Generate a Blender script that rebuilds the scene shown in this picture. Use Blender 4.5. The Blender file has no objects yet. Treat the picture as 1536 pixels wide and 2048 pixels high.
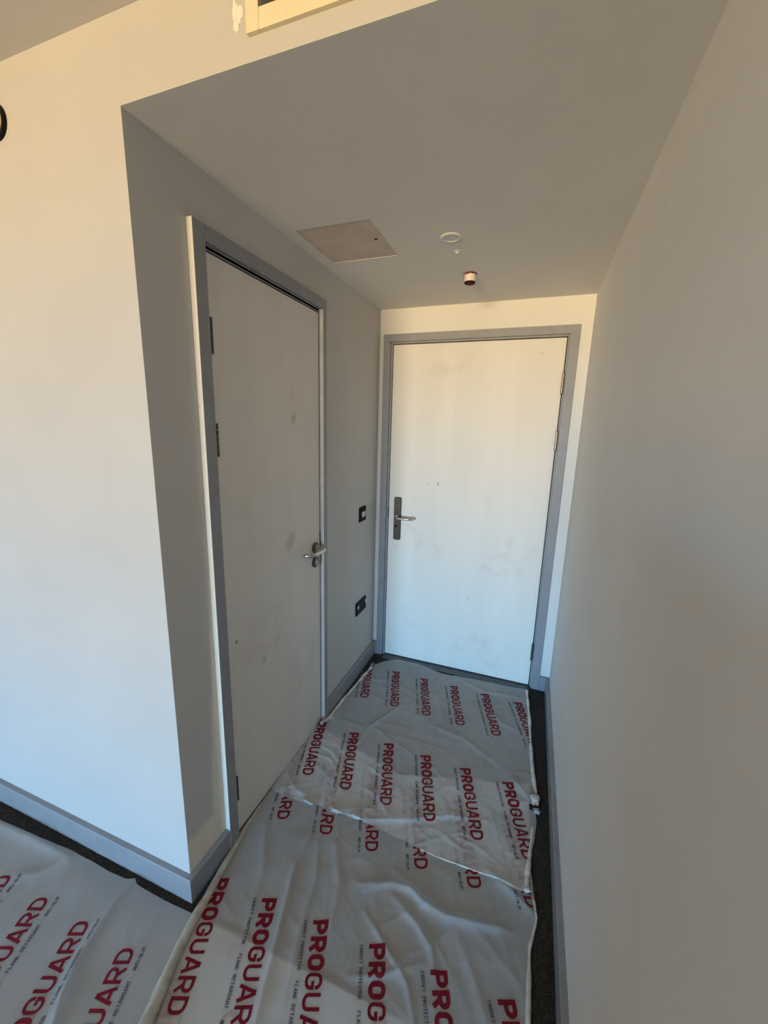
import bpy, bmesh, math
import numpy as np
from mathutils import Vector, Matrix

C = bpy.context.scene.collection
SC = bpy.context.scene

# ------------------------------------------------------------------ camera
F_PX, YAW, PIT, ROL = 806.868, 0.346727, -0.207158, 0.027397
cy, sy = math.cos(YAW), math.sin(YAW)
fw = Vector((-sy * math.cos(PIT), cy * math.cos(PIT), math.sin(PIT)))
rt = Vector((cy, sy, 0)); up = rt.cross(fw)
r2 = math.cos(ROL) * rt + math.sin(ROL) * up
u2 = -math.sin(ROL) * rt + math.cos(ROL) * up
cam = bpy.data.cameras.new('camera'); camo = bpy.data.objects.new('camera', cam); C.objects.link(camo)
camo.matrix_world = Matrix(((r2.x, u2.x, -fw.x, 0.91339), (r2.y, u2.y, -fw.y, -0.77211), (r2.z, u2.z, -fw.z, 1.52624), (0, 0, 0, 1)))
cam.sensor_fit = 'HORIZONTAL'; cam.sensor_width = 36.0; cam.lens = F_PX * 36.0 / 1536.0
cam.clip_start = 0.01
SC.camera = camo

# ------------------------------------------------------------------ dimensions of the place (metres)
W, D, H, H2 = 1.13370, 1.60494, 2.19459, 2.35955      # corridor width, depth, corridor ceiling, room ceiling
SK, ST = 0.0901, 0.0188                               # skirting height and thickness
RX0, RY0 = -2.60, -9.00                               # room extents behind the camera
WIN = (-1.25, 0.80, 0.12, 2.28)                       # window opening in the back wall: x0 x1 z0 z1

# ------------------------------------------------------------------ light: daylight through the window of the room behind
world = bpy.data.worlds.new('daylight'); SC.world = world; world.use_nodes = True
nt = world.node_tree; nt.nodes.clear()
wo = nt.nodes.new('ShaderNodeOutputWorld'); wb = nt.nodes.new('ShaderNodeBackground')
tc = nt.nodes.new('ShaderNodeTexCoord'); sp = nt.nodes.new('ShaderNodeSeparateXYZ'); mr = nt.nodes.new('ShaderNodeMapRange')
cr = nt.nodes.new('ShaderNodeValToRGB')
mr.inputs['From Min'].default_value = -0.5; mr.inputs['From Max'].default_value = 0.5
nt.links.new(tc.outputs['Generated'], sp.inputs[0]); nt.links.new(sp.outputs['Z'], mr.inputs['Value'])
nt.links.new(mr.outputs[0], cr.inputs[0]); nt.links.new(cr.outputs[0], wb.inputs[0]); nt.links.new(wb.outputs[0], wo.inputs[0])
e = cr.color_ramp.elements                              # sunlit ground below the horizon, clear sky above it
e[0].position = 0.0; e[0].color = (1.08, 0.70, 0.28, 1)
e[1].position = 1.0; e[1].color = (0.20, 0.68, 1.30, 1)
for p_, c_ in ((0.45, (1.08, 0.72, 0.31, 1)), (0.50, (0.90, 0.95, 0.86, 1)), (0.54, (0.30, 0.78, 1.30, 1))):
    n_ = e.new(p_); n_.color = c_
WORLD_STRENGTH = 63.0
wb.inputs[1].default_value = WORLD_STRENGTH
pl = bpy.data.lights.new('window_portal', 'AREA'); pl.shape = 'RECTANGLE'
pl.size = WIN[1] - WIN[0]; pl.size_y = WIN[3] - WIN[2]; pl.cycles.is_portal = True
plo = bpy.data.objects.new('window_portal', pl); C.objects.link(plo)
plo.location = ((WIN[0] + WIN[1]) / 2, RY0 - 0.02, (WIN[2] + WIN[3]) / 2); plo.rotation_euler = (math.radians(90), 0, 0)
vs = SC.view_settings
vs.view_transform = 'Standard'; vs.look = 'None'; vs.gamma = 1.0; vs.use_curve_mapping = False
vs.exposure = 0.0
cyc = SC.cycles
cyc.max_bounces = 12; cyc.diffuse_bounces = 8; cyc.glossy_bounces = 4; cyc.transparent_max_bounces = 12
cyc.caustics_reflective = False; cyc.caustics_refractive = False


# ------------------------------------------------------------------ helpers
def tag(o, label=None, cat=None, group=None, kind=None):
    for k, v in (('label', label), ('category', cat), ('group', group), ('kind', kind)):
        if v: o[k] = v
    return o


def empty(name, loc=(0, 0, 0)):
    o = bpy.data.objects.new(name, None); o.location = loc; o.empty_display_size = 0.05
    C.objects.link(o); return o


def link(name, me, mats, parent=None):
    o = bpy.data.objects.new(name, me); C.objects.link(o)
    for m in (mats if isinstance(mats, (list, tuple)) else [mats]): me.materials.append(m)
    if parent is not None:
        o.parent = parent; o.matrix_parent_inverse = Matrix.Translation(-Vector(world_loc(parent)))
    return o


def world_loc(o):
    v = Vector(o.location)
    return v


def from_bm(name, bm, mats, parent=None, smooth=False):
    me = bpy.data.meshes.new(name); bm.normal_update(); bm.to_mesh(me); bm.free()
    if smooth:
        for p in me.polygons: p.use_smooth = True
    return link(name, me, mats, parent)


def add_box(bm, lo, hi, bevel=0.0, seg=2):
    r = bmesh.ops.create_cube(bm, size=1.0)
    vs_ = r['verts']
    for v in vs_:
        v.co = Vector([lo[i] + (v.co[i] + 0.5) * (hi[i] - lo[i]) for i in range(3)])
    if bevel > 0:
        ed = list({e for v in vs_ for e in v.link_edges})
        bmesh.ops.bevel(bm, geom=ed, offset=bevel, segments=seg, profile=0.5, affect='EDGES')


def box(name, lo, hi, mat, parent=None, bevel=0.0, seg=2):
    bm = bmesh.new(); add_box(bm, lo, hi, bevel, seg)
    return from_bm(name, bm, mat, parent)


def boxes(name, lst, mat, parent=None, bevel=0.0):
    bm = bmesh.new()
    for lo, hi in lst: add_box(bm, lo, hi, bevel)
    return from_bm(name, bm, mat, parent)


def add_tube(bm, path, radii, seg=12, cap=True):
    path = [Vector(p) for p in path]
    if not hasattr(radii, '__len__'): radii = [radii] * len(path)
    rings = []; nrm = None
    for i, p in enumerate(path):
        t = (path[min(i + 1, len(path) - 1)] - path[max(i - 1, 0)]).normalized()
        if nrm is None:
            a = Vector((0, 0, 1)) if abs(t.z) < 0.9 else Vector((1, 0, 0))
            nrm = t.cross(a).normalized()
        else:
            nrm = (nrm - t * nrm.dot(t)).normalized()
        b = t.cross(nrm)
        rings.append([bm.verts.new(p + radii[i] * (math.cos(k * 2 * math.pi / seg) * nrm + math.sin(k * 2 * math.pi / seg) * b)) for k in range(seg)])
    for a, b in zip(rings, rings[1:]):
        for k in range(seg):
            bm.faces.new((a[k], a[(k + 1) % seg], b[(k + 1) % seg], b[k]))
    if cap:
        bm.faces.new(rings[0][::-1]); bm.faces.new(rings[-1])


def tube(name, path, radii, mat, parent=None, seg=12):
    bm = bmesh.new(); add_tube(bm, path, radii, seg)
    o = from_bm(name, bm, mat, parent, smooth=True)
    return o


def add_lathe(bm, profile, origin, axis='z', seg=40):
    """profile: list of (radius, height); revolved about the axis through origin."""
    ox, oy, oz = origin
    rings = []
    for r, h in profile:
        ring = []
        for k in range(seg):
            a = 2 * math.pi * k / seg; c, s = r * math.cos(a), r * math.sin(a)
            co = {'z': (ox + c, oy + s, oz + h), 'y': (ox + c, oy + h, oz + s), 'x': (ox + h, oy + c, oz + s)}[axis]
            ring.append(bm.verts.new(co))
        rings.append(ring)
    for a, b in zip(rings, rings[1:]):
        for k in range(seg):
            bm.faces.new((a[k], a[(k + 1) % seg], b[(k + 1) % seg], b[k]))
    if profile[0][0] > 1e-6: bm.faces.new(rings[0])
    if profile[-1][0] > 1e-6: bm.faces.new(rings[-1])
    bmesh.ops.recalc_face_normals(bm, faces=bm.faces)


def lathe(name, profile, origin, axis, mat, parent=None, seg=40, smooth=False):
    bm = bmesh.new(); add_lathe(bm, profile, origin, axis, seg)
    o = from_bm(name, bm, mat, parent)
    if smooth:
        for p in o.data.polygons: p.use_smooth = len(p.vertices) == 4
    return o


def arc(p0, pc, p1, n=8):
    """quadratic curve from p0 to p1 bending at pc."""
    p0, pc, p1 = Vector(p0), Vector(pc), Vector(p1)
    return [((1 - t) ** 2) * p0 + 2 * t * (1 - t) * pc + t * t * p1 for t in [i / n for i in range(n + 1)]]


# ------------------------------------------------------------------ materials
def mat_base(name, col, rough=0.6, metal=0.0, spec=0.5):
    m = bpy.data.materials.new(name); m.use_nodes = True
    b = m.node_tree.nodes['Principled BSDF']
    b.inputs['Base Color'].default_value = (*col, 1); b.inputs['Roughness'].default_value = rough
    b.inputs['Metallic'].default_value = metal; b.inputs['Specular IOR Level'].default_value = spec
    return m, m.node_tree, b


def N(t, kind, **kw):
    n = t.nodes.new(kind)
    for k, v in kw.items():
        if k in n.inputs: n.inputs[k].default_value = v
        else: setattr(n, k, v)
    return n


def pos(t):
    return N(t, 'ShaderNodeNewGeometry').outputs['Position']


def mixcol(t, fac, a, b):
    n = t.nodes.new('ShaderNodeMix'); n.data_type = 'RGBA'
    for i, v in ((0, fac), (6, a), (7, b)):
        if isinstance(v, bpy.types.NodeSocket): t.links.new(v, n.inputs[i])
        elif i == 0: n.inputs[0].default_value = v
        else: n.inputs[i].default_value = (*v, 1)
    return n.outputs[2]


def math_(t, op, a, b=None, c=None):
    n = t.nodes.new('ShaderNodeMath'); n.operation = op
    for i, v in enumerate((a, b, c)):
        if v is None: continue
        if isinstance(v, bpy.types.NodeSocket): t.links.new(v, n.inputs[i])
        else: n.inputs[i].default_value = v
    return n.outputs[0]


def sstep(t, v, lo, hi):
    n = t.nodes.new('ShaderNodeMapRange'); n.interpolation_type = 'SMOOTHSTEP'
    n.inputs['From Min'].default_value = lo; n.inputs['From Max'].default_value = hi
    t.links.new(v, n.inputs['Value']); return n.outputs[0]


def noise(t, scale, detail=3.0, rough=0.5, vec=None, stretch=None):
    n = N(t, 'ShaderNodeTexNoise'); n.inputs['Scale'].default_value = scale
    n.inputs['Detail'].default_value = detail; n.inputs['Roughness'].default_value = rough
    src = vec if vec is not None else pos(t)
    if stretch:
        mp = N(t, 'ShaderNodeMapping'); mp.inputs['Scale'].default_value = stretch
        t.links.new(src, mp.inputs['Vector']); src = mp.outputs[0]
    t.links.new(src, n.inputs['Vector'])
    return n.outputs['Fac']


def bump(t, b, h, strength=0.1, dist=0.002):
    n = N(t, 'ShaderNodeBump'); n.inputs['Strength'].default_value = strength; n.inputs['Distance'].default_value = dist
    t.links.new(h, n.inputs['Height']); t.links.new(n.outputs[0], b.inputs['Normal'])


def simple(name, col, rough=0.6, metal=0.0, var=0.06, scale=9.0, bstr=0.06, bscale=180.0, spec=0.4, stretch=None):
    m, t, b = mat_base(name, col, rough, metal, spec)
    nz = noise(t, scale, 4.0, 0.6, stretch=stretch)
    f = sstep(t, nz, 0.3, 0.7)
    c = mixcol(t, f, tuple(x * (1 - var) for x in col), tuple(min(1, x * (1 + var)) for x in col))
    t.links.new(c, b.inputs['Base Color'])
    if bstr: bump(t, b, noise(t, bscale, 2.0), bstr)
    return m


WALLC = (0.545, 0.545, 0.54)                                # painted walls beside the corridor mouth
WALLP = (0.78, 0.78, 0.765)                                 # same wall paint with brightness painted in, for the long and end walls
M_wall = simple('wall_paint', WALLP, 0.75, var=0.025, scale=2.5, bstr=0.05, bscale=320, spec=0.3)
M_ceil = simple('ceiling_paint', (0.73, 0.72, 0.69), 0.85, var=0.03, scale=1.8, bstr=0.04, bscale=300, spec=0.2)
M_wood = simple('grey_woodwork_paint', (0.275, 0.285, 0.31), 0.45, var=0.05, scale=12, bstr=0.05, bscale=140, spec=0.4)
M_pale = simple('pale_casing_side', (0.66, 0.665, 0.67), 0.5, var=0.08, scale=14, bstr=0.05, bscale=140)  # paler grey for the inner edge of the far casing leg
M_room = simple('darkened_unseen_wall', (0.34, 0.33, 0.32), 0.85, var=0.06, scale=3.0)  # for unseen surfaces of the room, colour darkened to cut bounced light
M_white = simple('white_plastic', (0.78, 0.77, 0.74), 0.4, var=0.02)
M_steel = simple('satin_steel', (0.56, 0.53, 0.49), 0.34, 1.0, var=0.05, scale=60, bstr=0.02, bscale=400)
M_steel_dark = simple('dull_steel', (0.085, 0.075, 0.065), 0.34, 0.7, var=0.12, scale=40, bstr=0.02, bscale=400)
M_hinge = simple('hinge_steel', (0.40, 0.355, 0.27), 0.32, 1.0, var=0.12, scale=50, bstr=0.03, bscale=300)
M_hinge_dark = simple('painted_over_hinge', (0.10, 0.09, 0.085), 0.5, 0.5, var=0.2, scale=60)
M_black = simple('black_plastic', (0.008, 0.008, 0.009), 0.5, var=0.1, spec=0.12)
M_hole = simple('hole_black', (0.004, 0.004, 0.004), 0.9, var=0.1)
M_rocker = simple('white_rocker', (0.72, 0.71, 0.69), 0.35, var=0.02)
M_thr = simple('grey_threshold', (0.10, 0.105, 0.11), 0.5, var=0.15, scale=20)
M_vent = simple('cream_vent_frame', (0.80, 0.72, 0.52), 0.55, var=0.04, scale=14, bstr=0.05, bscale=90)
M_duct = simple('dark_duct', (0.025, 0.02, 0.02), 0.9, var=0.3, scale=12)
M_roll = simple('cream_film_roll', (0.46, 0.44, 0.38), 0.5, var=0.22, scale=30, bstr=0.35, bscale=60)
M_edge = simple('film_edge', (0.66, 0.65, 0.61), 0.5, var=0.15, scale=40, bstr=0.3, bscale=90)
M_red = simple('red_print', (0.18, 0.006, 0.018), 0.55, var=0.2, scale=70, bstr=0.05, spec=0.15)
M_grey = simple('grey_print', (0.075, 0.068, 0.08), 0.6, var=0.2, scale=80, bstr=0.0, spec=0.15)
M_cap = simple('dark_red_cap', (0.06, 0.002, 0.005), 0.6, var=0.2, scale=60, spec=0.1)
M_filler = simple('filler', (0.83, 0.80, 0.74), 0.8, var=0.05, scale=40, bstr=0.25, bscale=60)
M_tape = simple('crumpled_tape', (0.46, 0.455, 0.43), 0.45, var=0.15, scale=30, bstr=0.4, bscale=60)


def make_wall_side():
    """grey-white paint with a bare, brushed cream band beside the casing and above the skirting."""
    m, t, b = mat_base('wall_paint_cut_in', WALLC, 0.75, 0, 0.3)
    s = N(t, 'ShaderNodeSeparateXYZ'); t.links.new(pos(t), s.inputs[0]); y, z = s.outputs['Y'], s.outputs['Z']
    nz = noise(t, 9.0, 5.0, 0.65, stretch=(1, 1.0, 0.35))
    off = math_(t, 'MULTIPLY_ADD', nz, 0.07, -0.035)
    edge = math_(t, 'MULTIPLY_ADD', sstep(t, z, 0.25, 1.15), 0.045, 0.118)      # the band narrows upward
    a = sstep(t, math_(t, 'SUBTRACT', math_(t, 'ADD', y, off), edge), -0.010, 0.012)
    a = math_(t, 'MULTIPLY', a, math_(t, 'SUBTRACT', 1.0, sstep(t, y, 0.21, 0.22)))
    zz = math_(t, 'ADD', z, math_(t, 'MULTIPLY_ADD', noise(t, 14.0, 4.0, 0.6, stretch=(1, 0.4, 1)), 0.06, -0.03))
    a = math_(t, 'MULTIPLY', a, math_(t, 'SUBTRACT', 1.0, sstep(t, z, 0.95, 1.35)))
    lo = math_(t, 'SUBTRACT', 1.0, sstep(t, zz, 0.185, 0.235))
    lo = math_(t, 'MULTIPLY', lo, math_(t, 'SUBTRACT', 1.0, sstep(t, y, 0.3, 0.31)))
    f = math_(t, 'MAXIMUM', a, lo)
    fine = sstep(t, noise(t, 2.4, 4.0), 0.3, 0.7)
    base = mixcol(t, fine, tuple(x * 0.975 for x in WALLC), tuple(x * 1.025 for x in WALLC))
    cream = mixcol(t, noise(t, 40, 4, 0.6, stretch=(1, 1, 0.2)), (0.66, 0.60, 0.49), (0.84, 0.80, 0.70))
    t.links.new(mixcol(t, f, base, cream), b.inputs['Base Color'])
    bump(t, b, noise(t, 320.0, 2.0), 0.05)
    return m


def make_front_wall():
    """white paint with a slightly greyer, freshly primed area round the filler patch and vent."""
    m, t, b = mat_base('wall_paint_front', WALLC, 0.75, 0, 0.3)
    s = N(t, 'ShaderNodeSeparateXYZ'); t.links.new(pos(t), s.inputs[0]); x, z = s.outputs['X'], s.outputs['Z']
    nz = math_(t, 'MULTIPLY_ADD', noise(t, 10.0, 4.0), 0.05, -0.025)
    xx, zz = math_(t, 'ADD', x, nz), math_(t, 'ADD', z, nz)
    f = math_(t, 'MULTIPLY', sstep(t, xx, 0.265, 0.30), sstep(t, zz, 2.215, 2.25))
    fine = sstep(t, noise(t, 2.4, 4.0), 0.3, 0.7)
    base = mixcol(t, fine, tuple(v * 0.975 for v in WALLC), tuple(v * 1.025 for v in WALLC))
    t.links.new(mixcol(t, math_(t, 'MULTIPLY', f, 0.75), base, (0.54, 0.535, 0.53)), b.inputs['Base Color'])
    bump(t, b, noise(t, 320.0, 2.0), 0.05)
    return m


def make_door(name, col, seed, spots):
    """primed flush door: faint vertical roller streaks, grubby smudges and scuffs."""
    m, t, b = mat_base(name, col, 0.5, 0, 0.35)
    p = pos(t)
    st = sstep(t, noise(t, 7.0, 3.0, 0.5, stretch=(1, 1, 0.12)), 0.25, 0.75)
    c = mixcol(t, st, tuple(v * 0.96 for v in col), tuple(min(1, v * 1.03) for v in col))
    mp = N(t, 'ShaderNodeMapping'); mp.inputs['Location'].default_value = (seed, seed * 2, seed)
    t.links.new(p, mp.inputs[0])
    sm = sstep(t, noise(t, 3.2, 5.0, 0.65, vec=mp.outputs[0]), 0.56, 0.78)
    c = mixcol(t, math_(t, 'MULTIPLY', sm, 0.28), c, (0.42, 0.33, 0.31))
    sk = sstep(t, noise(t, 26.0, 5.0, 0.7, vec=mp.outputs[0], stretch=(1, 1, 0.5)), 0.69, 0.78)
    c = mixcol(t, math_(t, 'MULTIPLY', sk, 0.45), c, (0.33, 0.31, 0.29))
    for (sx, sy_, sz, rx, rz, tilt, amt) in spots:          # scuffs of their own: small dark rubs at fixed places
        v = N(t, 'ShaderNodeVectorMath', operation='SUBTRACT'); t.links.new(p, v.inputs[0]); v.inputs[1].default_value = (sx, sy_, sz)
        rr = N(t, 'ShaderNodeMapping'); rr.vector_type = 'POINT'
        rr.inputs['Rotation'].default_value = (tilt if seed > 4 else 0, 0 if seed > 4 else tilt, 0)
        rr.inputs['Scale'].default_value = (1, 1, 1); t.links.new(v.outputs[0], rr.inputs[0])
        q = N(t, 'ShaderNodeVectorMath', operation='MULTIPLY'); t.links.new(rr.outputs[0], q.inputs[0]); q.inputs[1].default_value = (1 / rx, 1 / rx, 1 / rz)
        l = N(t, 'ShaderNodeVectorMath', operation='LENGTH'); t.links.new(q.outputs[0], l.inputs[0])
        nn = math_(t, 'MULTIPLY_ADD', noise(t, 220.0, 3.0), 0.8, -0.4)
        f = math_(t, 'SUBTRACT', 1.0, sstep(t, math_(t, 'ADD', l.outputs['Value'], nn), 0.6, 1.1))
        c = mixcol(t, math_(t, 'MULTIPLY', f, amt), c, (0.16, 0.145, 0.13))
    t.links.new(c, b.inputs['Base Color'])
    bump(t, b, noise(t, 120.0, 3.0, stretch=(1, 1, 0.4)), 0.07)
    return m


def make_primer():
    """white primer on the side of the casing with flaked, chipped edges."""
    m, t, b = mat_base('white_primer', (0.80, 0.78, 0.72), 0.6, 0, 0.3)
    s = N(t, 'ShaderNodeSeparateXYZ'); t.links.new(pos(t), s.inputs[0])
    f = sstep(t, noise(t, 38.0, 5.0, 0.7, stretch=(1, 1, 0.35)), 0.60, 0.70)
    near = math_(t, 'SUBTRACT', 1.0, sstep(t, s.outputs['X'], 0.002, 0.010))
    f = math_(t, 'MULTIPLY', f, math_(t, 'MULTIPLY_ADD', near, 0.75, 0.12))
    c = mixcol(t, f, (0.78, 0.755, 0.69), (0.22, 0.19, 0.16))
    t.links.new(c, b.inputs['Base Color']); bump(t, b, noise(t, 90.0, 4.0), 0.3)
    return m


def make_hatch():
    m, t, b = mat_base('bare_hatch_board', (0.5, 0.42, 0.37), 0.7, 0, 0.25)
    f = sstep(t, noise(t, 12.0, 5.0, 0.6), 0.3, 0.72)
    c = mixcol(t, f, (0.56, 0.48, 0.42), (0.64, 0.565, 0.51))
    k = sstep(t, noise(t, 45.0, 5.0, 0.7), 0.70, 0.76)
    c = mixcol(t, k, c, (0.78, 0.74, 0.68)); t.links.new(c, b.inputs['Base Color'])
    bump(t, b, noise(t, 70.0, 4.0), 0.15)
    return m


def make_carpet():
    m, t, b = mat_base('charcoal_carpet', (0.03, 0.028, 0.026), 0.95, 0, 0.1)
    f = sstep(t, noise(t, 260.0, 3.0, 0.7), 0.35, 0.68)
    g = noise(t, 30.0, 3.0)
    c = mixcol(t, f, (0.026, 0.024, 0.022), (0.13, 0.12, 0.108))
    c = mixcol(t, math_(t, 'MULTIPLY', g, 0.3), c, (0.045, 0.041, 0.037))
    t.links.new(c, b.inputs['Base Color']); bump(t, b, noise(t, 300.0, 2.0), 0.8, 0.004)
    return m


def make_film(name, col, trans=0.50):
    """milky polythene film: part diffuse, part translucent, a little see-through, with fine crinkles."""
    m = bpy.data.materials.new(name); m.use_nodes = True; t = m.node_tree
    b = t.nodes['Principled BSDF']; out = t.nodes['Material Output']
    b.inputs['Roughness'].default_value = 0.40; b.inputs['Specular IOR Level'].default_value = 0.12
    f = sstep(t, noise(t, 5.0, 5.0, 0.6), 0.25, 0.75)
    c = mixcol(t, f, tuple(v * 0.92 for v in col), tuple(min(1, v * 1.04) for v in col))
    d = sstep(t, noise(t, 48.0, 4.0, 0.7), 0.68, 0.78)                       # grime specks
    c = mixcol(t, math_(t, 'MULTIPLY', d, 0.35), c, (0.30, 0.27, 0.24))
    t.links.new(c, b.inputs['Base Color'])
    hh = math_(t, 'ADD', math_(t, 'MULTIPLY', noise(t, 42.0, 4.0, 0.6, stretch=(1, 0.45, 1)), 1.0), math_(t, 'MULTIPLY', noise(t, 150.0, 3.0), 0.25))
    bp_ = N(t, 'ShaderNodeBump'); bp_.inputs['Strength'].default_value = 0.45; bp_.inputs['Distance'].default_value = 0.003
    t.links.new(hh, bp_.inputs['Height']); t.links.new(bp_.outputs[0], b.inputs['Normal'])
    tl = N(t, 'ShaderNodeBsdfTranslucent'); t.links.new(c, tl.inputs['Color']); t.links.new(bp_.outputs[0], tl.inputs['Normal'])
    tp = N(t, 'ShaderNodeBsdfTransparent')
    m1 = N(t, 'ShaderNodeMixShader'); m1.inputs[0].default_value = 0.32
    t.links.new(b.outputs[0], m1.inputs[1]); t.links.new(tl.outputs[0], m1.inputs[2])
    m2 = N(t, 'ShaderNodeMixShader'); m2.inputs[0].default_value = trans
    t.links.new(m1.outputs[0], m2.inputs[1]); t.links.new(tp.outputs[0], m2.inputs[2])
    t.links.new(m2.outputs[0], out.inputs['Surface'])
    return m


M_wall_side = make_wall_side(); M_wall_front = make_front_wall(); M_primer = make_primer(); M_hatch = make_hatch()
M_carpet = make_carpet(); M_film = make_film('milky_film', (0.97, 0.975, 0.97)); 
M_door_end = make_door('primed_door_white', (0.78, 0.755, 0.70), 3.7, [(0.394, D, 1.202, 0.004, 0.014, 0.35, 0.75), (0.336, D, 1.198, 0.003, 0.008, -0.1, 0.6), (0.14, D, 0.779, 0.005, 0.004, 0, 0.6), (0.62, D, 0.50, 0.006, 0.006, 0, 0.4), (0.90, D, 1.93, 0.003, 0.02, 1.2, 0.25)])
M_door_bath = make_door('primed_door_grubby', (0.74, 0.715, 0.68), 8.3, [(0, 0.270, 0.774, 0.006, 0.009, 0, 0.9), (0, 0.66, 1.55, 0.02, 0.03, 0.4, 0.3), (0, 0.62, 1.05, 0.03, 0.05, 0.8, 0.3), (0, 0.42, 0.62, 0.012, 0.012, 0, 0.35)])


# ------------------------------------------------------------------ the setting
def struct(o, label, cat):
    return tag(o, label, cat, kind='structure')


T = 0.10                                                   # wall thickness
fl = box('floor', (RX0 - T, RY0 - T, -0.10), (W + T, D + 0.20, 0.0), M_carpet)
struct(fl, 'charcoal carpet floor showing as dark strips beside the plastic sheets', 'floor')
# end wall with its door opening
EO = (0.068, 1.038, 2.019)                                  # opening x0 x1 z
we = boxes('wall_end', [((-T, D, 0), (EO[0], D + T, H2)), ((EO[1], D, 0), (W + T, D + T, H2)), ((EO[0], D, EO[2]), (EO[1], D + T, H2)),
                        ((-T, D + T, 0), (W + T, D + T + 0.05, H2))], M_wall)
struct(we, 'pale wall closing the corridor around the front entrance door', 'wall')
BO = (0.216, 0.872, 2.002)                                  # bathroom opening y0 y1 z
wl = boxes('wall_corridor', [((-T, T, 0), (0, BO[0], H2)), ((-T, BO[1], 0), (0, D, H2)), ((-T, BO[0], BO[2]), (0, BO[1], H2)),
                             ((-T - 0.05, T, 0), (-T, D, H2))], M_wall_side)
struct(wl, 'shaded corridor wall holding the narrow inner door, switch and socket', 'wall')
wf = boxes('wall_front', [((RX0, 0, 0), (0, T, H2))], [M_wall_front, M_wall_side])
for p in wf.data.polygons:
    if p.normal.x > 0.5: p.material_index = 1
struct(wf, 'bright lit wall with outer corner where the corridor begins', 'wall')
VX0, VX1, VZ0, VZ1 = 0.367, 0.985, 2.266, 2.332             # hole behind the vent frame
bk = boxes('wall_bulkhead', [((0, 0, H), (VX0, 0.04, H2)), ((VX1, 0, H), (W, 0.04, H2)), ((VX0, 0, H), (VX1, 0.04, VZ0)), ((VX0, 0, VZ1), (VX1, 0.04, H2))], [M_wall_front, M_ceil])
for p in bk.data.polygons:
    if p.normal.z < -0.5: p.material_index = 1
struct(bk, 'lit bulkhead face above the corridor opening with the vent in it', 'wall')
bm = bmesh.new()                                            # smeared filler patch, raised a little from the wall
rng = np.random.default_rng(5)
ctr = bm.verts.new((0.3145, -0.0022, 2.274)); ring = []
for k in range(28):
    a = 2 * math.pi * k / 28; rr = 0.0105 * (1 + 0.28 * math.sin(3 * a + 1) + 0.22 * rng.uniform(-1, 1))
    ring.append(bm.verts.new((0.3145 + rr * math.cos(a) * (1.0 - 0.2 * math.sin(a)), -0.0006, 2.274 + 2.2 * rr * math.sin(a))))
for k in range(28): bm.faces.new((ctr, ring[k], ring[(k + 1) % 28]))
fp = from_bm('filler_patch', bm, M_filler, bk); fp['label'] = 'whiter smear of filler beside the vent frame'
wr = box('wall_right', (W, RY0 - T, 0), (W + T, D, H2), M_wall)
struct(wr, 'long plain pale wall running from the room into the corridor', 'wall')
wp = box('shade_block', (W - 0.22, -1.40, 0), (W, -0.98, 1.40), M_room)  # unseen block, added only to shade the lower part of the long wall
struct(wp, 'unseen block added behind the viewpoint to shade the long plain wall', 'wall')
wlr = box('wall_left', (RX0 - T, RY0, 0), (RX0, T, H2), M_room); struct(wlr, 'far side wall of the room outside the view', 'wall')
wbk = boxes('wall_back', [((RX0 - T, RY0 - T, 0), (WIN[0], RY0, H2)), ((WIN[1], RY0 - T, 0), (W, RY0, H2)), ((WIN[0], RY0 - T, 0), (WIN[1], RY0, WIN[2])), ((WIN[0], RY0 - T, WIN[3]), (WIN[1], RY0, H2))], M_room)
struct(wbk, 'window wall of the room behind the viewpoint', 'wall')
wn = empty('window_1', ((WIN[0] + WIN[1]) / 2, RY0, WIN[2])); struct(wn, 'wide window behind the viewpoint that lights the room', 'window')
for lo, hi in (((WIN[0], RY0 - T, WIN[2]), (WIN[0] + 0.05, RY0 - 0.04, WIN[3])), ((WIN[1] - 0.05, RY0 - T, WIN[2]), (WIN[1], RY0 - 0.04, WIN[3])),
               ((WIN[0], RY0 - T, WIN[2]), (WIN[1], RY0 - 0.04, WIN[2] + 0.05)), ((WIN[0], RY0 - T, WIN[3] - 0.05), (WIN[1], RY0 - 0.04, WIN[3]))):
    box('window_frame', lo, hi, M_white, wn, 0.004)
ce = box('ceiling', (RX0 - T, RY0 - T, H2), (W + T, D + T + 0.05, H2 + 0.10), M_ceil); struct(ce, 'higher ceiling of the room beyond the bulkhead', 'ceiling')
HX0, HX1, HY0, HY1 = 0.053, 0.335, 0.6105, 0.908             # access hatch opening
DC, DR = (0.565, 0.815), 0.0265                              # round recessed fitting
bm = bmesh.new(); z0, z1 = H, H + 0.012
# ceiling slab with a square hole for the hatch and a round one for the recessed fitting
dx = 0.05
for lo, hi in (((0, 0.04, z0), (HX0, D, z1)), ((HX1, 0.04, z0), (DC[0] - dx, D, z1)), ((DC[0] + dx, 0.04, z0), (W, D, z1)), ((HX0, 0.04, z0), (HX1, HY0, z1)), ((HX0, HY1, z0), (HX1, D, z1)),
               ((DC[0] - dx, 0.04, z0), (DC[0] + dx, DC[1] - dx, z1)), ((DC[0] - dx, DC[1] + dx, z0), (DC[0] + dx, D, z1))):
    add_box(bm, lo, hi)
K = 48; inn, outr = [], []
for k in range(K):
    a = 2 * math.pi * k / K; c, s = math.cos(a), math.sin(a); q = dx / max(abs(c), abs(s))
    inn.append(bm.verts.new((DC[0] + DR * c, DC[1] + DR * s, z0))); outr.append(bm.verts.new((DC[0] + q * c, DC[1] + q * s, z0)))
for k in range(K): bm.faces.new((inn[k], inn[(k + 1) % K], outr[(k + 1) % K], outr[k]))
cl = from_bm('ceiling_corridor', bm, M_ceil); struct(cl, 'lower corridor ceiling carrying hatch and round fittings', 'ceiling')


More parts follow.
